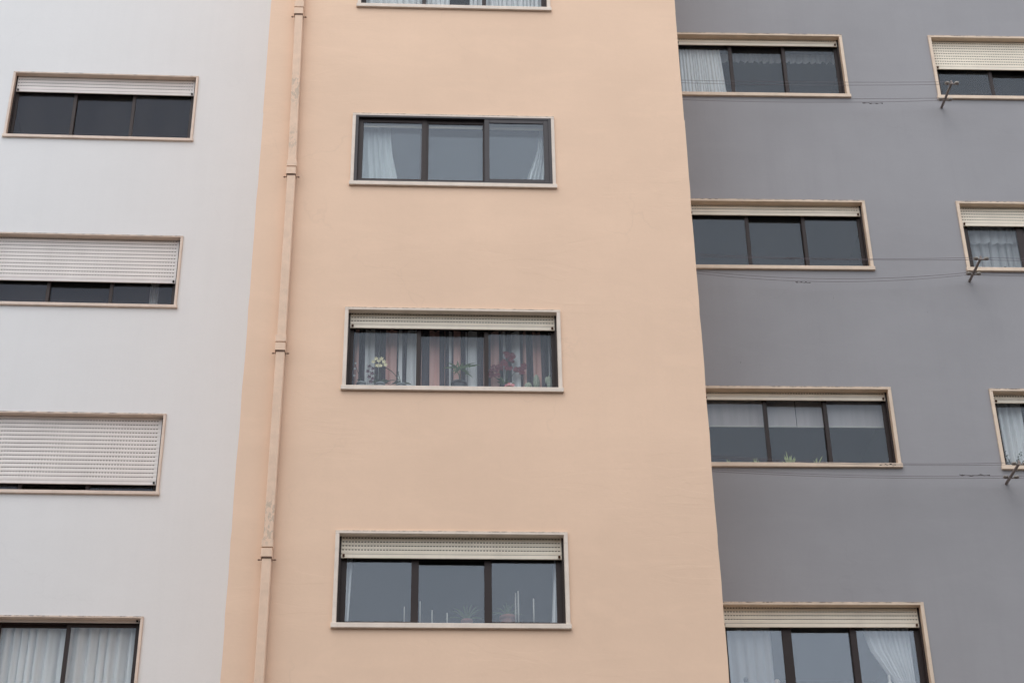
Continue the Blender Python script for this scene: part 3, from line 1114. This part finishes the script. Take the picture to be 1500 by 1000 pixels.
def grow_wine(root, h, foot):
    st = MB(); fl = MB(); lf = MB()
    heads = [(742, 520, 9), (738, 532, 8), (748, 527, 7), (723, 541, 9), (719, 549, 7), (728, 550, 6), (758, 540, 8), (766, 537, 6), (745, 538, 8), (733, 538, 5), (764, 545, 5), (751, 521, 4)]
    for x, y, r in heads:
        e = off('P', foot, x, y, DP)
        if r > 6:
            st.tube(curve_pts((0, 0, h), e, .015), .003, 5)
        for q in range(13):
            fl.petals(e + Vector((rnd.uniform(-1, 1) * r * .0045, rnd.uniform(-.02, .02), rnd.uniform(-1, 1) * r * .0042)), .022, 5)
    for i in range(9):
        a = rnd.uniform(0, 6.28)
        lf.blade((0, 0, h), (.11 * math.cos(a), .05 * math.sin(a), h + rnd.uniform(.03, .14)), .028, .015)
    st.build('stem', M['leaf_dark'], root); fl.build('blossom', M['petal_wine'], root); lf.build('leaves', M['leaf'], root)


potted('potted_flower', 'tall wine red flowers in the right pane of the flower window', 'plant', 'P', 'P2', 741, 566, DP + .03, .06, M['pot_dark'], grow_wine)


def grow_pink(root, h, foot):
    fl = MB()
    for q in range(26):
        a, b = rnd.uniform(0, 6.28), rnd.uniform(0, 1)
        fl.petals((.055 * b * math.cos(a), .04 * b * math.sin(a) - .01, h + .025 * (1 - b * b) + rnd.uniform(0, .01)), .02, 5, rnd.randrange(2))
    fl.build('blossom', [M['petal_pink'], M['cl_white']], root)


potted('potted_flower', 'squat pink and white flower at the sill below the wine red flowers', 'plant', 'P', 'P2', 747, 567, DP - .05, .05, M['pot_clay'], grow_pink)


def cactus(root, c, rx, h, ribs=11):
    m = MB()
    n, nz = ribs * 4, 12
    rings = []
    for j in range(nz + 1):
        t = j / nz
        rr = rx * (math.sin(math.pi * (0.12 + .88 * t)) ** .5 if t < 1 else 0.02)
        base = len(m.v)
        for k in range(n):
            a = 2 * math.pi * k / n
            r = rr * (1 + .10 * math.cos(a * ribs))
            m.v.append((c[0] + r * math.cos(a), c[1] + r * math.sin(a), c[2] + h * t))
        rings.append(base)
    for j in range(nz):
        for k in range(n):
            k2 = (k + 1) % n
            m.f.append((rings[j] + k, rings[j] + k2, rings[j + 1] + k2, rings[j + 1] + k)); m.mi.append(0); m.sm.append(True)
    return m.build('cactus_body', M['cactus'], root)


potted('potted_cactus', 'small round cactus left of the tall cactus', 'plant', 'P', 'P2', 774, 570, DP - .02, .04, M['pot_clay'], lambda r, h, f: cactus(r, (0, 0, h - .01), .042, .10))
potted('potted_cactus', 'tall club shaped cactus between the round cactus and the window edge', 'plant', 'P', 'P2', 786, 570, DP + .05, .04, M['pot_clay'], lambda r, h, f: cactus(r, (0, 0, h - .01), .036, .21, 9))
potted('potted_cactus', 'pale cactus against the right edge of the flower window', 'plant', 'P', 'P2', 805, 570, DP + .0, .035, M['pot_clay'], lambda r, h, f: (cactus(r, (0, 0, h - .01), .028, .20, 9), cactus(r, (-.03, 0, h + .08), .02, .09, 7)))

# P3: candles, palm, spider plant
def candle(label, pl, k, px, ytop, d, r=.007, holder=True, ybase=None):
    foot, h = place(pl, k, px, ytop, d)
    root = empty('candle', foot, PLANES[pl][1])
    tag(root, label, 'candle', None)
    m = MB()
    hb = .06
    m.lathe((0, 0, hb), [(r, 0), (r * .98, (h - hb) * .5), (r * .93, h - hb - .004), (r * .6, h - hb)], 12)
    m.build('wax', M['wax'], root)
    m = MB(); m.tube([(0, 0, h), (.001, 0, h + .010)], .0012, 5); m.build('wick', M['black'], root)
    m = MB(); m.lathe((0, 0, 0), [(.03, 0), (.03, .006), (.01, .012), (.008, .04), (.016, .055), (.016, .068), (.010, .068)], 14)
    m.build('candle_holder', M['galv'], root)
    return root


candle('white candle at the right side of the left pane', 'P', 'P3', 592.5, 888, .30)
candle('white candle at the left edge of the middle pane', 'P', 'P3', 615.5, 880, .30)
candle('short white candle left of the middle in the middle pane', 'P', 'P3', 633, 893, .30)
candle('shortest white candle beside the palm in the middle pane', 'P', 'P3', 655, 897, .30)
candle('tall white candle in the right pane left of its twin, behind the terracotta pot', 'P', 'P3', 755, 868, .34, .009)
candle('tallest white candle in the right pane', 'P', 'P3', 759, 865, .32, .009)
candle('lone white candle at the right of the right pane', 'P', 'P3', 781.5, 876, .30, .009)


def grow_fan(pl, cx, cy, spread, tips_n, mat, d, w=.022, up=1.0):
    def g(root, h, foot):
        lf = MB()
        for i in range(tips_n):
            a = math.pi * (i + .5) / tips_n + rnd.uniform(-.1, .1)
            ex = math.cos(a) * spread * rnd.uniform(.7, 1.1); ez = math.sin(a) * spread * up * rnd.uniform(.7, 1.15)
            lf.blade((0, 0, h - .01), (ex, rnd.uniform(-.06, .06), h + ez), w, .03)
        lf.build('leaves', mat, root)
    return g


potted('potted_palm', 'green leafy plant in a pink clay pot in the middle pane over the candles', 'plant', 'P', 'P3', 684, 908, .55, .06, M['pot_pink'], grow_fan('P', 0, 0, .24, 11, M['leaf'], .33, .02))
potted('potted_plant', 'green plant in a terracotta pot beside the tall candles', 'plant', 'P', 'P3', 744, 903, .45, .085, M['pot_clay'], grow_fan('P', 0, 0, .20, 10, M['leaf'], .28, .018))

# G3: sill plants
def grow_spikes(n, hgt, spread, mat, w=.016):
    def g(root, h, foot):
        lf = MB()
        for i in range(n):
            a = rnd.uniform(0, 6.28); rr = rnd.uniform(.2, 1) * spread
            lf.blade((0, 0, h - .01), (rr * math.cos(a), rr * .4 * math.sin(a), h + hgt * rnd.uniform(.45, 1)), w, .006)
        lf.build('leaves', mat, root)
    return g


potted('potted_plant', 'spiky yellow green plant in the middle pane below the grey blind', 'plant', 'G', 'G3', 1157, 686, .23, .06, M['pot_grey'], grow_spikes(18, .25, .10, M['leaf_pale'], .022))
potted('potted_plant', 'thin leafed pale plant right of the spiky yellow green one', 'plant', 'G', 'G3', 1196, 686, .23, .05, M['pot_grey'], grow_spikes(12, .19, .10, M['leaf_pale']))
potted('potted_plant', 'tiny pale sprig at the left end of the blind window', 'plant', 'G', 'G3', 1071, 685, .23, .04, M['pot_grey'], grow_spikes(7, .15, .07, M['leaf_pale'], .012))
potted('potted_plant', 'small pale sprig beside the left upright of the blind window', 'plant', 'G', 'G3', 1109, 685, .23, .04, M['pot_grey'], grow_spikes(8, .15, .08, M['leaf_pale'], .012))


def grow_twigs(root, h, foot):
    st = MB(); lf = MB()
    for i in range(15):
        a = rnd.uniform(-.9, .9)
        L = rnd.uniform(.15, .34)
        e = Vector((L * math.sin(a), rnd.uniform(-.05, .05), h + L * math.cos(a)))
        pts = curve_pts((0, 0, h), e, rnd.uniform(-.02, .02), 5)
        st.tube(pts, .0025, 5)
        for p in pts[2:]:
            for _ in range(2):
                lf.blade(p, p + Vector((rnd.uniform(-.03, .03), 0, rnd.uniform(-.01, .035))), .012, .002, 3)
    st.build('stem', M['leaf_dark'], root); lf.build('leaves', M['leaf_dark'], root)


potted('potted_plant', 'twiggy dark leaved plant before the pale curtain at the right photo edge', 'plant', 'G', 'H3', 1487, 690, .22, .06, M['pot_dark'], grow_twigs)


def figurine(label, pl, k, px, ytop, d, mat, r=.03):
    foot, h = place(pl, k, px, ytop, d)
    m = MB()
    m.lathe((0, 0, 0), [(r, 0), (r * 1.05, h * .08), (r * .7, h * .25), (r * .95, h * .45), (r * .55, h * .62), (r * .3, h * .68), (r * .5, h * .76), (r * .55, h * .86), (r * .35, h * .96), (.002, h)], 18)
    o = m.build('figurine', mat, None, foot)
    tag(o, label, 'figurine')
    return o


figurine('dark glazed figurine at the foot of the left curtain in the lowest grey block window', 'G', 'G4', 1092, 991, .25, M['pot_dark'], .05)
figurine('pale porcelain figurine left of the double upright', 'G', 'G4', 1138, 994, .27, M['figure'], .06)
figurine('white candlestick shaped figurine beside the draped curtain', 'G', 'G4', 1302, 987, .23, M['wax'], .035)
figurine('squat porcelain ornament at the left in the lace curtain window', 'G', 'H2', 1437, 391, .215, M['figure'], .04)
figurine('middle porcelain ornament of the three in the lace curtain window', 'G', 'H2', 1455, 391.5, .215, M['figure'], .03)
figurine('rightmost porcelain ornament of the three in the lace curtain window', 'G', 'H2', 1472, 390, .215, M['pot_dark'], .035)

# ------------------------------------------------------------------ rain pipe on the peach block
pipe_root_x, _ = xpx('P', 380, 1000, -.05)
PX, _ = xpx('P', 411, 517, -.045)
PD = -.045           # pipe axis in front of the surround plane, clear of the wall
base = fpt('P', PX, -EYE, PD)
pipe = empty('rain_pipe', base, PLANES['P'][1])
tag(pipe, 'peach painted round rain pipe with flaking paint on the left of the peach wall', 'pipe')
joints = []
for (jx, jy) in ((438, 25), (427, 259), (411, 517), (391, 819)):
    x, z = xpx('P', jx, jy, PD)
    joints.append((x - PX, z + EYE))
joints.sort(key=lambda j: j[1])
pz = [0.05, joints[0][1] - 2.9] + [j[1] for j in joints] + [joints[-1][1] + 2.9, 29.0]
pxo = [joints[0][0], joints[0][0]] + [j[0] for j in joints] + [joints[-1][0], joints[-1][0]]
for i in range(len(pz) - 1):
    a, b = (pxo[i], pz[i]), (pxo[i + 1], pz[i + 1])
    m = MB()
    # square section pipe: a straight run, turned slightly between its two joints
    def duct(mb, xa, za, xb, zb2, hw, y0, y1, bev=.006):
        c = [(-hw + bev, y0), (hw - bev, y0), (hw, y0 + bev), (hw, y1), (-hw, y1), (-hw, y0 + bev)]
        A = [(xa + p, q, za) for p, q in c]; B = [(xb + p, q, zb2) for p, q in c]
        for k in range(6):
            k2 = (k + 1) % 6
            mb.face([A[k], A[k2], B[k2], B[k]])
        mb.face(A[::-1]); mb.face(B)
    duct(m, a[0], a[1] + .02, b[0], b[1] + .02, .050, -.045, .045)
    m.build('pipe_length', M['pipe'], pipe)
    if i > 0:
        m = MB()
        duct(m, a[0] - .004, a[1] + .012, a[0] - .004, a[1] + .112, .059, -.056, .05)
        m.build('socket', M['pipe'], pipe)
        m = MB()
        duct(m, a[0] - .002, a[1] + .125, a[0] - .002, a[1] + .215, .0615, -.058, .05)
        m.build('socket', M['pipe'], pipe)
        m = MB()
        duct(m, a[0], a[1] - .006, a[0], a[1] + .008, .0535, -.0495, .05, .002)
        m.build('pipe_clamp', M['clamp'], pipe)
        for sx in (-1, 1):
            m = MB()
            m.box(a[0] + sx * .075 - .024, a[0] + sx * .075 + .024, -.003, .003, a[1] - .010, a[1] + .002, 0, .001)
            m.tube([(a[0] + sx * .085, -.012, a[1] - .004), (a[0] + sx * .085, .012, a[1] - .004)], .006, 6)
            m.build('clamp_bolt', M['clamp'], pipe)


# ------------------------------------------------------------------ washing lines: a bracket pole with two cross arms, lines to the peach block's flank
def washing_line(label, wall_px, arms, runs, knots, right=None):
    """a pole standing straight out of the wall; each cross arm carries a pulley at both ends, turning about an upright
    pin, so the two wires of a loop run side by side, one nearer the wall. runs: (arm, left px, left py, sag near, sag far)"""
    a = hit('G', wall_px[0], wall_px[1], WALL_D)
    D, yw = PLANES['G']
    L = 0.53
    root = empty('washing_line', a, yw)
    tag(root, label, 'washing line', 'washing lines on bracket poles of the grey block')
    tip = Vector((0.015, -L, .012))
    m = MB(); m.tube([(0, .02, 0), tip], .0175, 12); m.tube([tip + Vector((0, .01, 0)), tip + Vector((0, .01, .035))], .011, 8)
    m.build('pole', M['iron'], root)
    def loc(px, py, y):
        q = hit('G', px, py, WALL_D + y) - a
        return Vector((q.x * math.cos(yw) + q.y * math.sin(yw), y, q.z))
    ends = {}
    RP = .033
    for ai, (fr, hw) in enumerate(arms):
        p = tip * fr
        m = MB()
        m.box(p.x - hw, p.x + hw, p.y - .010, p.y + .010, p.z - .030, p.z - .020, 0, .002)
        m.build('cross_arm', M['iron'], root)
        for sd in (-1, 1):
            c = Vector((p.x + sd * hw * .72, p.y, p.z - .010))
            m = MB()
            m.lathe(c, [(RP * .9, -.009), (RP, -.007), (RP * .78, 0), (RP, .007), (RP * .9, .009)], 20)
            m.build('pulley', M['galv'], root)
            m = MB(); m.tube([c + Vector((0, 0, -.022)), c + Vector((0, 0, .016))], .007, 8)
            m.build('pulley_pin', M['rust'], root)
            ends[ai, sd] = c
    def wire(p1, p0, sag):
        pts = []
        for i in range(25):
            t = i / 24
            p = p1 + (p0 - p1) * t
            p.z -= sag * 4 * t * (1 - t)
            pts.append(p)
        m = MB(); m.tube(pts, .0024, 5)
        m.build('wire', M['wire'], root)
    for ai, lpx, lpy, s0, s1 in runs:
        c = ends[ai, -1]
        far = loc(lpx, lpy, c.y - RP)
        for k, (dy, sg) in enumerate(((-RP * .8, s0), (RP * .8, s1))):
            p1 = c + Vector((0, dy, 0))
            p0 = Vector((far.x, p1.y, far.z))
            wire(p1, p1 + (p0 - p1) * 1.05, sg)
        # bend of the wire round the pulley
        m = MB(); m.tube([c + Vector((RP * .8 * math.sin(q), RP * .8 * -math.cos(q), 0)) for q in [math.pi * i / 8 for i in range(9)]], .0024, 5)
        m.build('wire', M['wire'], root)
    if right:
        for ai in (0, 1):
            c = ends[ai, 1]
            for dy in (-RP * .8, RP * .8):
                wire(c + Vector((0, dy, 0)), c + Vector((3.2, dy, .02)), right)
        m = MB(); m.tube([(3.22, .02, .02), (3.22, -L - .06, .02)], .0175, 12)
        m.build('pole', M['iron'], root)
    for kx0, kx1, ky, ai in knots:
        y = ends[ai, -1].y
        A, B = loc(kx0, ky, y), loc(kx1, ky + .5, y)
        m = MB()
        k = 10
        pts = [A + (B - A) * (i / k) + Vector((0, rnd.uniform(-.008, .008), rnd.uniform(-.006, .006))) for i in range(k + 1)]
        m.tube(pts, [.0025 + .0045 * (i % 3 == 1) for i in range(k + 1)], 6)
        for i in (1, 4, 8):
            e = pts[i] + Vector((rnd.uniform(-.025, .025), 0, rnd.uniform(-.025, .02)))
            m.tube([pts[i], e], .002, 5)
        m.build('line_tie', M['tie'], root)
    return root


ARMS = [(1.0, .092), (.36, .092)]
washing_line('washing line bracket below the window with its shutter a third down', (1379, 158), ARMS,
             [(0, 1000, 117.0, .02, .03), (1, 1006, 142.0, .02, .04)], [(1263, 1293, 151.2, 1)])
washing_line('washing line bracket below the lace curtain window, lines sagging', (1420, 412), ARMS,
             [(0, 1020, 371.0, .05, .03), (1, 1022, 394.5, .12, .13)], [(1165, 1187, 413.2, 1), (1150, 1171, 377.8, 0)], .03)
washing_line('washing line bracket below the twiggy plant window at the right photo edge', (1474, 708), ARMS,
             [(0, 1040, 665, .06, .05), (1, 1044, 686, .04, .04)], [(1288, 1312, 679.8, 0), (1405, 1450, 695.5, 1)], .03)

# ------------------------------------------------------------------ street
def shade_block(x0, x1, y, top, label):  # unseen building, added only to darken the facades towards street level
    root = empty('apartment_building', ((x0 + x1) / 2, y, 0))
    tag(root, label, 'building')
    m = MB(); w = x1 - x0
    m.box(-w / 2, w / 2, -9, 0, -.3, top, 0)
    m.build('wall', M['shade_block_wall'], root)
    m = MB(); m.box(-w / 2 - .2, w / 2 + .2, -9.2, .2, top, top + .4)
    m.build('roof', M['stone_tan'], root)
    k = 0
    z = 1.2
    while z + 1.4 < top:
        x = -w / 2 + 1.5
        while x + 2.4 < w / 2 and k < 90:
            f = MB()
            f.box(x, x + 2.2, -.02, .05, z, z + .06); f.box(x, x + .06, -.02, .04, z + .06, z + 1.2); f.box(x + 2.14, x + 2.2, -.02, .04, z + .06, z + 1.2)
            f.box(x, x + 2.2, -.02, .04, z + 1.2, z + 1.26); f.box(x + .06, x + 2.14, -.015, .012, z + .06, z + 1.2, 1)
            f.build('window', [M['stone_tan'], M['pot_dark']], root); k += 1
            x += 4.2
        z += 2.95


shade_block(-40, 40, -15.0, 20.4, 'added unseen block behind the viewpoint, shading the lower facades')
m = MB(); m.box(-300, 300, -300, 300, -.5, -.004)
tag(m.build('road', M['asphalt']), 'grey asphalt street', None, None, 'structure')
m = MB(); m.box(-60, 60, 14.6, 40, -.3, .12, 0, .01)
tag(m.build('pavement', M['paving']), 'paved footway before the blocks', None, None, 'structure')
